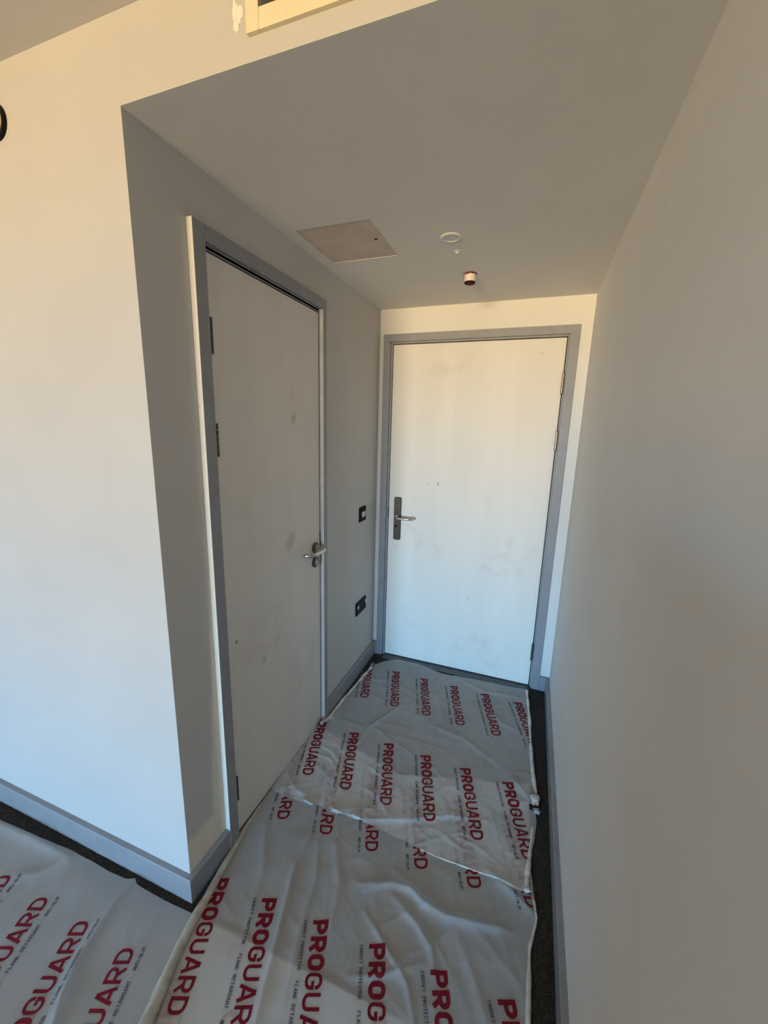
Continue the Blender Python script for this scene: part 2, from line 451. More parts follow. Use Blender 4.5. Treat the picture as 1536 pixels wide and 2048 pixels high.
# ------------------------------------------------------------------ skirting boards
def skirting(name, prof_axis, a0, a1, face, sign, label, m0=0.0, m1=0.0):
    """square-edged board with a small chamfer; prof_axis 'x' runs along x with its face at y; m0, m1 mitre the ends."""
    pts = [(0, 0), (ST, 0), (ST, SK - 0.004), (ST - 0.003, SK), (0, SK)]
    bm = bmesh.new(); rows = []
    for a, mm in ((a0, m0), (a1, m1)):
        row = []
        for d, z in pts:
            u = a + mm * d
            row.append(bm.verts.new((u, face + sign * d, z) if prof_axis == 'x' else (face + sign * d, u, z)))
        rows.append(row)
    n = len(pts)
    for k in range(n): bm.faces.new((rows[0][k], rows[0][(k + 1) % n], rows[1][(k + 1) % n], rows[1][k]))
    bm.faces.new(rows[0]); bm.faces.new(rows[1]); bmesh.ops.recalc_face_normals(bm, faces=bm.faces)
    return struct(from_bm(name, bm, M_wood), label, 'skirting')


skirting('baseboard_front', 'x', RX0, 0.0, 0.0, -1, 'grey skirting along the bright lit wall', 0, 1)
skirting('baseboard_corner', 'y', 0.0, 0.1635, 0.0, 1, 'short grey skirting between outer corner and the inner door casing', -1, 0)
skirting('baseboard_left', 'y', 0.9055, D, 0.0, 1, 'grey skirting below the black socket', 0, -1)
skirting('baseboard_right', 'y', RY0, D, W, -1, 'grey skirting along the long plain wall', 0, -1)
skirting('baseboard_end', 'x', 1.0800, W, D, -1, 'short grey skirting stub beside the hinges of the entrance door', 0, -1)
skirting('trim_1', 'x', 0.0, 0.0300, D, -1, 'tiny grey skirting stub in the corner below the socket', 1, 0)


def casing(name, lo, hi, face_axis, parent, mats, mitre=None):
    """flat casing board with eased front edges; the faces turned to -y may take a second material."""
    bm = bmesh.new(); add_box(bm, lo, hi, 0.0018, 2)
    o = from_bm(name, bm, mats, parent)
    return o


# ------------------------------------------------------------------ door_1: the entrance door in the end wall
d1 = empty('door_1', (0.555, D, 0)); struct(d1, 'wide white entrance door with long steel handle plate, in the end wall', 'door')
AP = 0.018
casing('casing_leg', (0.0301, D - AP, 0), (0.0722, D, 2.0135), 'y', d1, M_wood)
casing('casing_leg', (1.0330, D - AP, 0), (1.0795, D, 2.0145), 'y', d1, M_wood)
casing('casing_head', (0.0301, D - AP, 2.0137), (1.0795, D, 2.0555), 'y', d1, M_wood)
for lo, hi in (((EO[0], D - 0.001, 0), (0.0840, D + T, EO[2])), ((1.0255, D - 0.003, 0), (EO[1], D + T, EO[2])), ((0.0840, D - 0.001, 2.0035), (1.0255, D + T, EO[2]))):
    box('lining', lo, hi, M_wood, d1, 0.001)
for lo, hi in (((0.0840, D + 0.046, 0), (0.10, D + T, 2.0035)), ((1.009, D + 0.046, 0), (1.0255, D + T, 2.0035)), ((0.10, D + 0.046, 1.985), (1.009, D + T, 2.0035))):
    box('door_stop', lo, hi, M_wood, d1)
box('door_leaf', (0.0872, D, 0.0115), (1.0208, D + 0.044, 1.9990), M_door_end, d1, 0.0012)
# threshold strip and an added black strip for the shaded gap below the leaf
box('threshold', (0.086, 1.548, 0.0), (1.024, D + 0.05, 0.005), M_thr, d1, 0.0015)
box('dark_gap_strip', (0.086, D + 0.012, 0.005), (1.024, D + 0.03, 0.0113), M_hole, d1)
for zc in (1.774, 1.480, 0.236):                            # three butt hinges, knuckles proud of the frame
    hb = zc - 0.051
    k = len([o for o in d1.children if o.name.startswith('hinge')])
    mm = M_hinge if zc > 1 else M_hinge_dark
    bm = bmesh.new()
    for z_a, z_b in ((0, 0.019), (0.0205, 0.0395), (0.041, 0.060), (0.0615, 0.0805), (0.082, 0.101)):
        add_tube(bm, [(1.0226, D - 0.0075, hb + z_a), (1.0226, D - 0.0075, hb + z_b)], 0.0072, 14)
    add_lathe(bm, [(0.0045, 0.101), (0.0062, 0.1025), (0.0045, 0.1055), (0.0001, 0.1065)], (1.0226, D - 0.0075, hb), 'z', 14)
    add_lathe(bm, [(0.0001, -0.0055), (0.0045, -0.0045), (0.0062, -0.0015), (0.0045, 0.0)], (1.0226, D - 0.0075, hb), 'z', 14)
    add_box(bm, (1.0205, D - 0.006, hb), (1.0222, D + 0.03, hb + 0.1), 0)
    add_box(bm, (1.0238, D - 0.006, hb), (1.0254, D + 0.03, hb + 0.1), 0)
    h = from_bm('hinge', bm, mm, d1)
    if zc < 1: h['label'] = 'dark lowest hinge'
# handle set: backplate > lever, keyhole
PX0, PX1, PZ0, PZ1 = 0.1235, 0.1705, 0.824, 1.100


def rounded_plate(bm, plane, a0, a1, z0, z1, d0, d1_, r, seg=6, bev=0.0015):
    """rounded rectangle in plane 'y' (a = x) or 'x' (a = y), from depth d0 (wall) to d1_ (front)."""
    pts = []
    for (ca, cz, st) in ((a1 - r, z1 - r, 0), (a0 + r, z1 - r, 90), (a0 + r, z0 + r, 180), (a1 - r, z0 + r, 270)):
        for k in range(seg + 1):
            an = math.radians(st + 90 * k / seg); pts.append((ca + r * math.cos(an), cz + r * math.sin(an)))
    ca, cz = (a0 + a1) / 2, (z0 + z1) / 2
    rings = []
    for d, ins in ((d0, 0), (d1_ - (d1_ - d0) * 0.35, 0), (d1_, bev)):
        ring = []
        for a, z in pts:
            a_ = a + (-ins if a > ca else ins); z_ = z + (-ins if z > cz else ins)
            ring.append(bm.verts.new((a_, d, z_) if plane == 'y' else (d, a_, z_)))
        rings.append(ring)
    n = len(pts)
    for A, B in zip(rings, rings[1:]):
        for k in range(n): bm.faces.new((A[k], A[(k + 1) % n], B[(k + 1) % n], B[k]))
    bm.faces.new(rings[-1]); bm.faces.new(rings[0])
    bmesh.ops.recalc_face_normals(bm, faces=bm.faces)


bm = bmesh.new(); rounded_plate(bm, 'y', PX0, PX1, PZ0, PZ1, D, D - 0.010, 0.011, bev=0.003)
plate = from_bm('handle_plate', bm, M_steel_dark, d1); plate['label'] = 'long dark steel handle plate'
LZ = 0.975
path = [(0.146, D - 0.008, LZ), (0.146, D - 0.030, LZ)] + arc((0.146, D - 0.038, LZ), (0.146, D - 0.056, LZ), (0.166, D - 0.056, LZ), 6) + [(0.20, D - 0.056, LZ)] + arc((0.222, D - 0.056, LZ), (0.256, D - 0.056, LZ), (0.258, D - 0.020, LZ), 8)
lv = tube('lever', path, 0.0078, M_steel, plate, 16); lv['label'] = 'bright bent steel lever'
lathe('lever_collar', [(0.0125, 0.0), (0.0125, -0.010), (0.010, -0.013)], (0.146, D - 0.009, LZ), 'y', M_steel, plate, 24)
lathe('keyhole', [(0.0001, 0), (0.0085, 0.0), (0.0085, -0.0012), (0.0001, -0.0012)], (0.141, D - 0.0095, 0.915), 'y', M_hole, plate, 20)
box('strike_plate', (0.0822, D - 0.0015, 0.960), (0.0846, D + 0.02, 1.030), M_black, d1)

# ------------------------------------------------------------------ door_2: the narrow inner door in the corridor wall
d2 = empty('door_2', (0, 0.545, 0)); struct(d2, 'narrow grubby inner door with round-rose steel lever, beside the outer corner', 'door')
BP = 0.0196


def casing2(name, lo, hi, far=False):
    bm = bmesh.new(); add_box(bm, lo, hi, 0.0018, 2); bm.normal_update()
    for f in bm.faces:
        if f.normal.y < -0.8 and (far or f.calc_center_median().y < 0.17): f.material_index = 1
    return from_bm(name, bm, [M_wood, M_pale if far else M_primer], d2)


c1 = casing2('casing_leg', (0, 0.1638, 0), (BP, 0.2090, 2.0528)); c1['label'] = 'casing leg with white primed side'
casing2('casing_leg', (0, 0.8720, 0), (BP, 0.9051, 2.0110), True)
casing2('casing_head', (0, 0.2091, 2.0112), (BP, 0.9051, 2.0528))
for lo, hi in (((-T, BO[0] - 0.004, 0), (0.0, 0.2215, 2.0105)), ((-T, 0.8690, 0), (0.0, 0.8740, 2.0105)), ((-T, 0.2215, 1.9985), (0.0, 0.8690, 2.0105))):
    box('lining', lo, hi, M_wood, d2, 0.001)
for lo, hi in (((-T, 0.2215, 0), (-0.046, 0.24, 1.9985)), ((-T, 0.85, 0), (-0.046, 0.8690, 1.9985)), ((-T, 0.24, 1.98), (-0.046, 0.85, 1.9985)), ((-T, 0.24, 0.0), (-0.046, 0.85, 0.012))):
    box('door_stop', lo, hi, M_wood, d2)
box('door_leaf', (-0.044, 0.2245, 0.0060), (0.0, 0.8660, 1.9940), M_door_bath, d2, 0.0012)
for zc in (1.772, 1.474, 0.206):
    hb = zc - 0.050; bm = bmesh.new()
    for z_a, z_b in ((0, 0.019), (0.0202, 0.0392), (0.0404, 0.0594), (0.0606, 0.0796), (0.0808, 0.100)):
        add_tube(bm, [(0.0055, 0.2250, hb + z_a), (0.0055, 0.2250, hb + z_b)], 0.0058, 14)
    add_box(bm, (-0.03, 0.2222, hb), (0.0055, 0.2235, hb + 0.1), 0)
    from_bm('hinge', bm, M_hinge_dark, d2)
RY_, RZ_ = 0.820, 0.967
rose = lathe('rose', [(0.026, 0.0), (0.026, 0.006), (0.0235, 0.009), (0.012, 0.009)], (0.0, RY_, RZ_), 'x', M_steel_dark, d2, 36)
path = [(0.006, RY_, RZ_), (0.030, RY_, RZ_)] + arc((0.036, RY_, RZ_), (0.057, RY_, RZ_), (0.057, RY_ - 0.020, RZ_), 7) + [(0.057, 0.77, RZ_)] + arc((0.057, 0.735, RZ_), (0.057, 0.695, RZ_), (0.020, 0.693, RZ_), 9)
lv = tube('lever', path, 0.0088, M_steel, rose, 16); lv['label'] = 'bright return-to-door steel lever'
lathe('rose_boss', [(0.0135, 0.008), (0.0135, 0.014), (0.0105, 0.017)], (0.0, RY_, RZ_), 'x', M_steel, rose, 24)
esc = lathe('key_rose', [(0.026, 0.0), (0.026, 0.006), (0.0235, 0.009), (0.012, 0.0085)], (0.0, RY_, 0.8985), 'x', M_steel_dark, d2, 36)
bm = bmesh.new(); add_lathe(bm, [(0.0001, 0.0105), (0.0085, 0.0105), (0.0085, 0.006)], (0.0, RY_, 0.9015), 'x', 20); add_box(bm, (0.006, RY_ - 0.005, 0.882), (0.0105, RY_ + 0.005, 0.897), 0.002)
cyl = from_bm('lock_cylinder', bm, M_steel, esc)
box('key_slot', (0.0100, RY_ - 0.0012, 0.8985), (0.0110, RY_ + 0.0012, 0.9065), M_hole, esc)
box('strike_plate', (-0.02, 0.8668, 0.965), (0.0016, 0.8712, 1.035), M_black, d2)

# ------------------------------------------------------------------ wall fittings
sw = empty('light_switch', (0, 1.375, 0.978))
tag(sw, 'black square switch plate with two white rockers beside the entrance door', 'switch')
bm = bmesh.new(); rounded_plate(bm, 'x', 1.329, 1.418, 0.979, 1.067, 0.0, 0.008, 0.004, bev=0.002)
from_bm('face_plate', bm, M_black, sw)
for yc, k in ((1.3655, 0), (1.390, 1)):
    bm = bmesh.new(); add_box(bm, (0.007, yc - 0.0095, 1.004), (0.0125, yc + 0.0095, 1.037), 0.0015)
    for v in bm.verts:
        if v.co.x > 0.01: v.co.x += 0.0022 * (v.co.z - 1.0205) / 0.0165
    from_bm('rocker', bm, M_rocker, sw)
so = empty('power_socket', (0, 1.375, 0.395))
tag(so, 'black double power socket low on the shaded wall above the skirting', 'socket')
bm = bmesh.new(); rounded_plate(bm, 'x', 1.298, 1.444, 0.399, 0.483, 0.0, 0.008, 0.004, bev=0.002)
from_bm('face_plate', bm, M_black, so)
for yc in (1.3195, 1.4335):
    bm = bmesh.new(); add_box(bm, (0.007, yc - 0.0062, 0.438), (0.012, yc + 0.0062, 0.461), 0.0012)
    for v in bm.verts:
        if v.co.x > 0.01: v.co.x += 0.0018 * (v.co.z - 0.4495) / 0.0115
    from_bm('rocker', bm, M_rocker, so)
for yc in (1.346, 1.404):
    bm = bmesh.new()
    for lo, hi in (((0.0075, yc - 0.002, 0.450), (0.0083, yc + 0.002, 0.458)), ((0.0075, yc - 0.0145, 0.428), (0.0083, yc - 0.0085, 0.432)), ((0.0075, yc + 0.0085, 0.428), (0.0083, yc + 0.0145, 0.432))):
        add_box(bm, lo, hi, 0)
    from_bm('pin_holes', bm, M_hole, so)

rc = empty('round_wall_plate', (-0.4215, 0, 2.2435))
tag(rc, 'round cream wall plate with black rim, cut by the picture edge on the lit wall', 'wall plate')
lathe('rim', [(0.0405, 0.0), (0.0405, -0.009), (0.036, -0.0105), (0.036, -0.0)], (-0.4215, 0, 2.2435), 'y', M_black, rc, 56)
lathe('disc', [(0.0362, -0.004), (0.0362, -0.0115), (0.034, -0.0135), (0.020, -0.0145), (0.0001, -0.0148)], (-0.4215, 0, 2.2435), 'y', M_vent, rc, 56, smooth=True)

# vent in the bulkhead: butt-jointed frame round a dark duct
vg = empty('air_vent', (0.66, 0, 2.2335))
tag(vg, 'cream framed air vent with dark opening in the bulkhead above the corridor', 'vent')
FX0, FX1, FZ0, FZ1 = 0.3400, 1.012, 2.2330, 2.353
for nm, lo, hi in (('frame_stile', (FX0, -0.009, FZ0), (VX0 + 0.0005, 0.002, FZ1)), ('frame_stile', (VX1, -0.009, FZ0), (FX1, 0.002, FZ1)),
                   ('frame_rail', (VX0 + 0.0008, -0.0086, FZ0), (VX1 - 0.0003, 0.002, VZ0 + 0.0006)), ('frame_rail', (VX0 + 0.0008, -0.0086, VZ1), (VX1 - 0.0003, 0.002, FZ1))):
    box(nm, lo, hi, M_vent, vg, 0.0008)
boxes('duct', [((VX0, 0.041, VZ0 - 0.003), (VX1, 0.30, VZ0)), ((VX0, 0.041, VZ1), (VX1, 0.30, VZ1 + 0.003)), ((VX0 - 0.003, 0.041, VZ0), (VX0, 0.30, VZ1)), ((VX1, 0.041, VZ0), (VX1 + 0.003, 0.30, VZ1)),
               ((VX0, 0.297, VZ0), (VX1, 0.30, VZ1))], M_duct, vg)

# ------------------------------------------------------------------ ceiling fittings
ah = empty('access_hatch', ((HX0 + HX1) / 2, (HY0 + HY1) / 2, H))
tag(ah, 'square bare pinkish access hatch with keyhole in the corridor ceiling', 'hatch')
g = 0.0022
bm = bmesh.new(); add_box(bm, (HX0 + g, HY0 + g, H + 0.0012), (HX1 - g, HY1 - g, H + 0.012), 0.0008)
from_bm('hatch_panel', bm, M_hatch, ah)
boxes('hatch_frame', [((HX0, HY0, H + 0.008), (HX0 + g, HY1, H + 0.03)), ((HX1 - g, HY0, H + 0.008), (HX1, HY1, H + 0.03)), ((HX0, HY0, H + 0.008), (HX1, HY0 + g, H + 0.03)), ((HX0, HY1 - g, H + 0.008), (HX1, HY1, H + 0.03))], M_hinge_dark, ah)
lathe('keyhole', [(0.0001, 0), (0.0062, 0.0), (0.0062, 0.003), (0.0001, 0.003)], (0.302, 0.754, H + 0.0009), 'z', M_hole, ah, 18)

rd = empty('recessed_ceiling_fitting', (DC[0], DC[1], H))
tag(rd, 'round white recessed ceiling fitting, largest of the round ceiling items', 'ceiling fitting')
lathe('trim_ring', [(0.0262, 0.001), (0.0262, -0.0035), (0.0300, -0.0042), (0.0365, -0.0030), (0.0390, -0.0008), (0.0390, 0.0)], (DC[0], DC[1], H), 'z', M_ceil, rd, 56, smooth=True)
lathe('cup', [(0.0262, -0.001), (0.0256, 0.034), (0.0001, 0.034)], (DC[0], DC[1], H), 'z', M_ceil, rd, 56)
sn = empty('ceiling_sensor', (0.566, 0.936, H))
tag(sn, 'tiny white ceiling disc between the recessed fitting and the red capped sprinkler', 'sensor')
lathe('base', [(0.0145, 0.001), (0.0145, -0.0012), (0.0115, -0.0030), (0.0001, -0.0030)], (0.566, 0.936, H), 'z', M_ceil, sn, 32)
lathe('lens', [(0.0065, -0.0025), (0.0062, -0.0070), (0.0045, -0.0085), (0.0030, -0.0072), (0.0001, -0.0060)], (0.566, 0.936, H), 'z', M_ceil, sn, 24)


def make_painted_shell():
    m, t, b = mat_base('white_shell_red_smears', (0.8, 0.76, 0.72), 0.45, 0, 0.4)
    s = N(t, 'ShaderNodeSeparateXYZ'); t.links.new(pos(t), s.inputs[0])
    f = sstep(t, math_(t, 'MULTIPLY_ADD', s.outputs['Z'], 30.0, math_(t, 'ADD', noise(t, 55.0, 4.0, 0.6), -(H - 0.010) * 30.0)), 0.50, 0.60)
    t.links.new(mixcol(t, f, (0.84, 0.79, 0.74), (0.16, 0.03, 0.02)), b.inputs['Base Color'])
    return m


spk = empty('sprinkler_head', (0.580, 1.180, H))
tag(spk, 'sprinkler head hanging from the ceiling in white shell with dark red cap', 'sprinkler')
lathe('shell', [(0.0290, 0.0), (0.0290, -0.0016), (0.0262, -0.0035), (0.0240, -0.012), (0.0240, -0.032), (0.0225, -0.034)], (0.580, 1.180, H), 'z', make_painted_shell(), spk, 40, smooth=True)
lathe('cap', [(0.0236, -0.0335), (0.0236, -0.0380), (0.0220, -0.0400), (0.0001, -0.0402)], (0.580, 1.180, H), 'z', M_cap, spk, 40)


# ------------------------------------------------------------------ protective film on the floor
def pnoise(x, y, seed):
    """smooth lattice noise, roughly -1..1, vectorised."""
    rs = np.random.default_rng(seed); G = rs.uniform(-1, 1, (256, 256))
    xi, yi = np.floor(x).astype(int), np.floor(y).astype(int); fx, fy = x - xi, y - yi
    fx, fy = fx * fx * fx * (fx * (fx * 6 - 15) + 10), fy * fy * fy * (fy * (fy * 6 - 15) + 10)
    g = lambda a, b: G[a % 256, b % 256]
    return (g(xi, yi) * (1 - fx) + g(xi + 1, yi) * fx) * (1 - fy) + (g(xi, yi + 1) * (1 - fx) + g(xi + 1, yi + 1) * fx) * fy


def ridged(x, y, seed):
    return (1 - np.abs(pnoise(x, y, seed)) * 2.2).clip(0, 1) ** 2


def crinkle(x, y, seed, f=1.0):
    """fine sharp creases of screwed-up film, a few directions, gently warped."""
    wx, wy = x + 0.03 * pnoise(x * 7, y * 7, seed), y + 0.03 * pnoise(x * 7 + 9, y * 7, seed + 1); h = 0
    for k, a in enumerate((0.35, 1.25, 2.30)):
        c, s = math.cos(a), math.sin(a); u, v = (wx * c + wy * s) * f, (-wx * s + wy * c) * f
        h = h + ridged(u * 9, v * 3.2, seed + 10 + k) * np.clip(pnoise(u * 3, v * 3, seed + 20 + k) * 1.8 + 0.35, 0, 1)
    return h


def seg_dist(x, y, P):
    """distance to a polyline and the fraction run along it."""
    best = np.full(np.shape(x), 9.0); frac = np.zeros(np.shape(x))
    L = [math.dist(a, b) for a, b in zip(P, P[1:])]; tot = sum(L); run = 0
    for (a, b), l in zip(zip(P, P[1:]), L):
        t = (((x - a[0]) * (b[0] - a[0]) + (y - a[1]) * (b[1] - a[1])) / (l * l)).clip(0, 1)
        d = np.hypot(x - a[0] - t * (b[0] - a[0]), y - a[1] - t * (b[1] - a[1]))
        m = d < best; best = np.where(m, d, best); frac = np.where(m, (run + t * l) / tot, frac); run += l
    return best, frac


def folds(x, y, lst):
    h = np.zeros(np.shape(x))
    for P, amp, wid in lst:
        d, f = seg_dist(x, y, P)
        h = h + amp * np.exp(-(d / wid) ** 1.35) * np.sin(np.pi * (0.06 + 0.88 * f)) ** 0.5
    return h


RIDGE = [(0.194, 0.764), (0.256, 0.512), (0.258, 0.424), (0.269, 0.253), (0.267, 0.197), (0.295, 0.108), (0.341, -0.039), (0.382, -0.172), (0.42, -0.40)]
F3 = [([(-0.203, -0.035), (-0.204, -0.115), (-0.187, -0.184), (-0.169, -0.248), (-0.135, -0.306), (-0.09, -0.36), (-0.04, -0.46)], 0.017, 0.015),
      ([(-0.90, -0.085), (-0.623, -0.07), (-0.494, -0.065)], 0.012, 0.020), ([(-0.494, -0.065), (-0.53, -0.14), (-0.60, -0.17)], 0.006, 0.022),
      ([(-0.10, -0.30), (-0.16, -0.46), (-0.20, -0.6)], 0.006, 0.03)]
F1 = [(RIDGE, 0.011, 0.010), (RIDGE, 0.006, 0.035),
      ([(1.065, 0.345), (0.997, 0.385), (0.90, 0.43)], 0.010, 0.018),
      ([(0.60, 0.31), (0.652, 0.281), (0.712, 0.252), (0.794, 0.240), (0.89, 0.256), (0.975, 0.275)], 0.010, 0.014),
      ([(0.50, 0.226), (0.613, 0.271), (0.676, 0.271), (0.735, 0.243)], 0.008, 0.014),
      ([(0.62, 0.235), (0.716, 0.184), (0.768, 0.145), (0.79, 0.10)], 0.008, 0.012),
      ([(0.55, 0.16), (0.679, 0.074), (0.725, 0.043), (0.775, -0.04)], 0.006, 0.009),
      ([(0.36, 0.32), (0.44, 0.20), (0.47, 0.06)], 0.007, 0.020), ([(0.30, 0.30), (0.36, 0.18), (0.38, 0.05), (0.43, -0.12)], 0.006, 0.014),
      ([(0.08, 0.28), (0.17, 0.15), (0.22, 0.0)], 0.005, 0.020), ([(0.84, 0.20), (0.90, 0.12), (0.97, 0.0)], 0.005, 0.018),
      ([(0.57, 0.0), (0.66, 0.04), (0.75, 0.10)], 0.005, 0.010)]
F2 = [([p for p in RIDGE[:3]], 0.010, 0.009), ([(0.503, 1.50), (0.467, 1.293), (0.465, 1.057), (0.455, 0.857)], 0.007, 0.009),
      ([(0.36, 1.15), (0.254, 0.912), (0.249, 0.80), (0.20, 0.76)], 0.008, 0.010),
      ([(0.301, 0.438), (0.433, 0.445), (0.604, 0.511), (0.74, 0.582), (0.90, 0.621)], 0.009, 0.010),
      ([(0.10, 1.30), (0.25, 1.33), (0.42, 1.24)], 0.004, 0.014), ([(0.62, 1.50), (0.78, 1.44), (0.98, 1.46)], 0.005, 0.014),
      ([(0.55, 1.05), (0.72, 1.02), (0.90, 0.92)], 0.005, 0.016), ([(0.80, 1.30), (0.90, 1.20), (1.0, 1.18)], 0.004, 0.014),
      ([(0.07, 0.72), (0.15, 0.70), (0.26, 0.62)], 0.007, 0.008), ([(0.07, 0.66), (0.16, 0.66), (0.25, 0.60)], 0.006, 0.008),
      ([(0.30, 0.70), (0.42, 0.66), (0.50, 0.60)], 0.005, 0.008), ([(0.34, 0.58), (0.44, 0.56), (0.52, 0.48)], 0.005, 0.008),
      ([(0.30, 0.435), (0.38, 0.47), (0.45, 0.50)], 0.009, 0.008), ([(0.72, 0.50), (0.80, 0.47), (0.9, 0.50)], 0.005, 0.01),
      ([(0.97, 0.86), (1.02, 0.80), (1.05, 0.76)], 0.010, 0.015), ([(0.98, 0.74), (1.03, 0.76)], 0.008, 0.015), ([(0.02, 0.52), (0.10, 0.46), (0.2, 0.44)], 0.006, 0.012)]


def h3(x, y):
    h = 0.0055 + folds(x, y, F3) + 0.0022 * pnoise(x * 4, y * 4, 31) + 0.0012 * pnoise(x * 11, y * 9, 32) + 0.0009 * ridged(x * 9 + y * 4, y * 5 - x * 3, 33) + 0.0010 * crinkle(x, y, 301, 0.8)
    return np.maximum(h, 0.0035)


def h1(x, y):
    h = 0.0062 + 1.0 * folds(x, y, F1) + 0.0018 * pnoise(x * 6, y * 3, 11) + 0.0012 * ridged(x * 7 + y * 3, y * 5 - x * 2, 12) + 0.0005 * pnoise(x * 17, y * 11, 13) + 0.0005 * ridged(x * 22 + y * 6, y * 9, 14)
    h = h + 0.0021 * crinkle(x, y, 101) + 0.0008 * crinkle(x, y, 141, 2.3)
    h = np.maximum(h, 0.0035)
    return np.where(y < 0.02, np.maximum(h, h3(x, y) * np.clip((0.02 - y) / 0.05, 0, 1) + 0.0016), h)


def h2(x, y):
    h = 0.0068 + 1.0 * folds(x, y, F2) + 0.0016 * pnoise(x * 6, y * 4, 21) + 0.0012 * ridged(x * 7 + y * 3, y * 6 - x * 2, 22) + 0.0005 * pnoise(x * 18, y * 13, 23)
    cr_ = np.clip((0.80 - y) / 0.15, 0, 1)                       # more crumpled towards the overlap
    h = h + (0.0004 + 0.0008 * cr_) * ridged(x * 20 + y * 9, y * 18, 24) + 0.0006 * cr_ * pnoise(x * 30, y * 30, 25) + 0.0019 * crinkle(x, y, 201) + (0.0006 + 0.0013 * cr_) * crinkle(x, y, 241, 2.2)
    return np.maximum(np.maximum(h, 0.004), np.where(y < 0.92, h1(x, y) + 0.0018, 0))


def interp(P, v):
    P = sorted(P); return np.interp(v, [p[0] for p in P], [p[1] for p in P])


def sheet_mesh(name, ytop, ybot, xl, xr, hfun, step, mat, jag=0.0, hole=None):
    """ytop, ybot: [(x, y)]; xl, xr: [(y, x)].  A grid fitted between the four edges and lifted by hfun."""
    ya = max(p[1] for p in ytop); yb = min(p[1] for p in ybot)
    wx = max(p[1] for p in xr) - min(p[1] for p in xl)
    nx, ny = int(wx / step) + 1, int((ya - yb) / step) + 1
    s, t = np.meshgrid(np.linspace(0, 1, nx), np.linspace(0, 1, ny))
    x = interp(xl, 0.5 * (ya + yb)) + s * (wx); y = ya + t * (yb - ya)
    for _ in range(4):                                          # fixed point: edges in x depend on y and back
        yt, ybm = interp(ytop, x), interp(ybot, x)
        y = yt + t * (ybm - yt); x = interp(xl, y) + s * (interp(xr, y) - interp(xl, y))
    if jag:
        w = np.minimum(np.minimum(s, 1 - s), np.minimum(t, 1 - t)); w = np.exp(-w * 60)
        x = x + jag * w * pnoise(y * 25, x * 3, 77); y = y + jag * w * pnoise(x * 25, y * 3, 78)
    z = hfun(x, y)
    V = np.stack([x, y, z], -1).reshape(-1, 3)
    idx = np.arange(nx * ny).reshape(ny, nx)
    Fc = np.stack([idx[:-1, :-1], idx[1:, :-1], idx[1:, 1:], idx[:-1, 1:]], -1).reshape(-1, 4)
    if hole is not None:
        c = V[Fc].mean(1); d = np.hypot((c[:, 0] - hole[0]) / hole[2], (c[:, 1] - hole[1]) / hole[3]) + 0.25 * pnoise(c[:, 0] * 90, c[:, 1] * 90, 5)
        Fc = Fc[d > 1]
    me = bpy.data.meshes.new(name)
    me.vertices.add(len(V)); me.vertices.foreach_set('co', V.ravel().astype(np.float32))
    me.loops.add(len(Fc) * 4); me.loops.foreach_set('vertex_index', Fc.ravel().astype(np.int32))
    me.polygons.add(len(Fc)); me.polygons.foreach_set('loop_start', np.arange(0, len(Fc) * 4, 4, dtype=np.int32))
    me.polygons.foreach_set('use_smooth', np.ones(len(Fc), bool))
    me.update(); me.validate()
    return link(name, me, mat)


S3 = sheet_mesh('protective_sheet', [(-1.7, -0.10), (-0.873, -0.073), (-0.647, -0.062), (-0.528, -0.050), (-0.408, -0.046), (-0.312, -0.049), (-0.241, -0.045), (-0.211, -0.036), (-0.19, -0.046), (-0.07, -0.046), (0.045, -0.041), (0.8, -0.026)],
                [(-1.7, -1.5), (0.8, -1.5)], [(-2, -1.65), (0, -1.65)], [(-2, 0.74), (0, 0.74)], h3, 0.0065, M_film)
tag(S3, 'milky film sheet on the room floor below the bright wall, print reading away', 'floor sheet')
S1 = sheet_mesh('protective_sheet', [(0.0, 0.815), (0.052, 0.815), (0.259, 0.757), (0.412, 0.723), (0.493, 0.697), (0.62, 0.735), (1.04, 0.859), (1.08, 0.86)],
                [(-0.1, -1.45), (1.1, -1.45)],
                [(-1.5, 0.32), (-0.50, 0.165), (-0.275, 0.114), (-0.204, 0.092), (-0.12, 0.066), (-0.044, 0.056), (0.028, 0.048), (0.101, 0.036), (0.164, 0.027), (0.212, 0.0225), (0.222, 0.004), (0.425, 0.004), (0.86, 0.004)],
                [(-1.5, 1.03), (-0.4, 1.040), (0.081, 1.044), (0.252, 1.045), (0.30, 1.058), (0.339, 1.066), (0.418, 1.056), (0.5, 1.045), (0.86, 1.035)], h1, 0.005, M_film)
tag(S1, 'large wrinkled milky film sheet with thick cream roll passing the outer wall corner', 'floor sheet')
S2 = sheet_mesh('protective_sheet', [(0.0, 1.41), (0.059, 1.424), (0.085, 1.46), (0.110, 1.492), (0.15, 1.535), (0.198, 1.563), (0.30, 1.568), (0.348, 1.566), (0.504, 1.522), (0.60, 1.53), (0.673, 1.534), (0.94, 1.548), (1.03, 1.555)],
                [(0.0, 0.425), (0.03, 0.417), (0.107, 0.415), (0.178, 0.421), (0.209, 0.434), (0.252, 0.428), (0.277, 0.415), (0.34, 0.438), (0.379, 0.431), (0.413, 0.434), (0.499, 0.428), (0.638, 0.417), (0.715, 0.411), (0.916, 0.414), (1.042, 0.407)],
                [(0.40, 0.004), (0.862, 0.004), (0.872, 0.022), (0.91, 0.026), (1.05, 0.030), (1.413, 0.062), (1.6, 0.075)],
                [(0.40, 1.042), (0.56, 1.052), (0.652, 1.064), (0.72, 1.066), (0.737, 1.060), (0.765, 1.058), (0.79, 1.070), (0.815, 1.070), (0.879, 1.056), (0.986, 1.047), (1.318, 1.031), (1.576, 1.012)], h2, 0.005, M_film, jag=0.004, hole=(1.058, 0.747, 0.024, 0.017))
tag(S2, 'milky film sheet laid over the other one, reaching the entrance door', 'floor sheet')


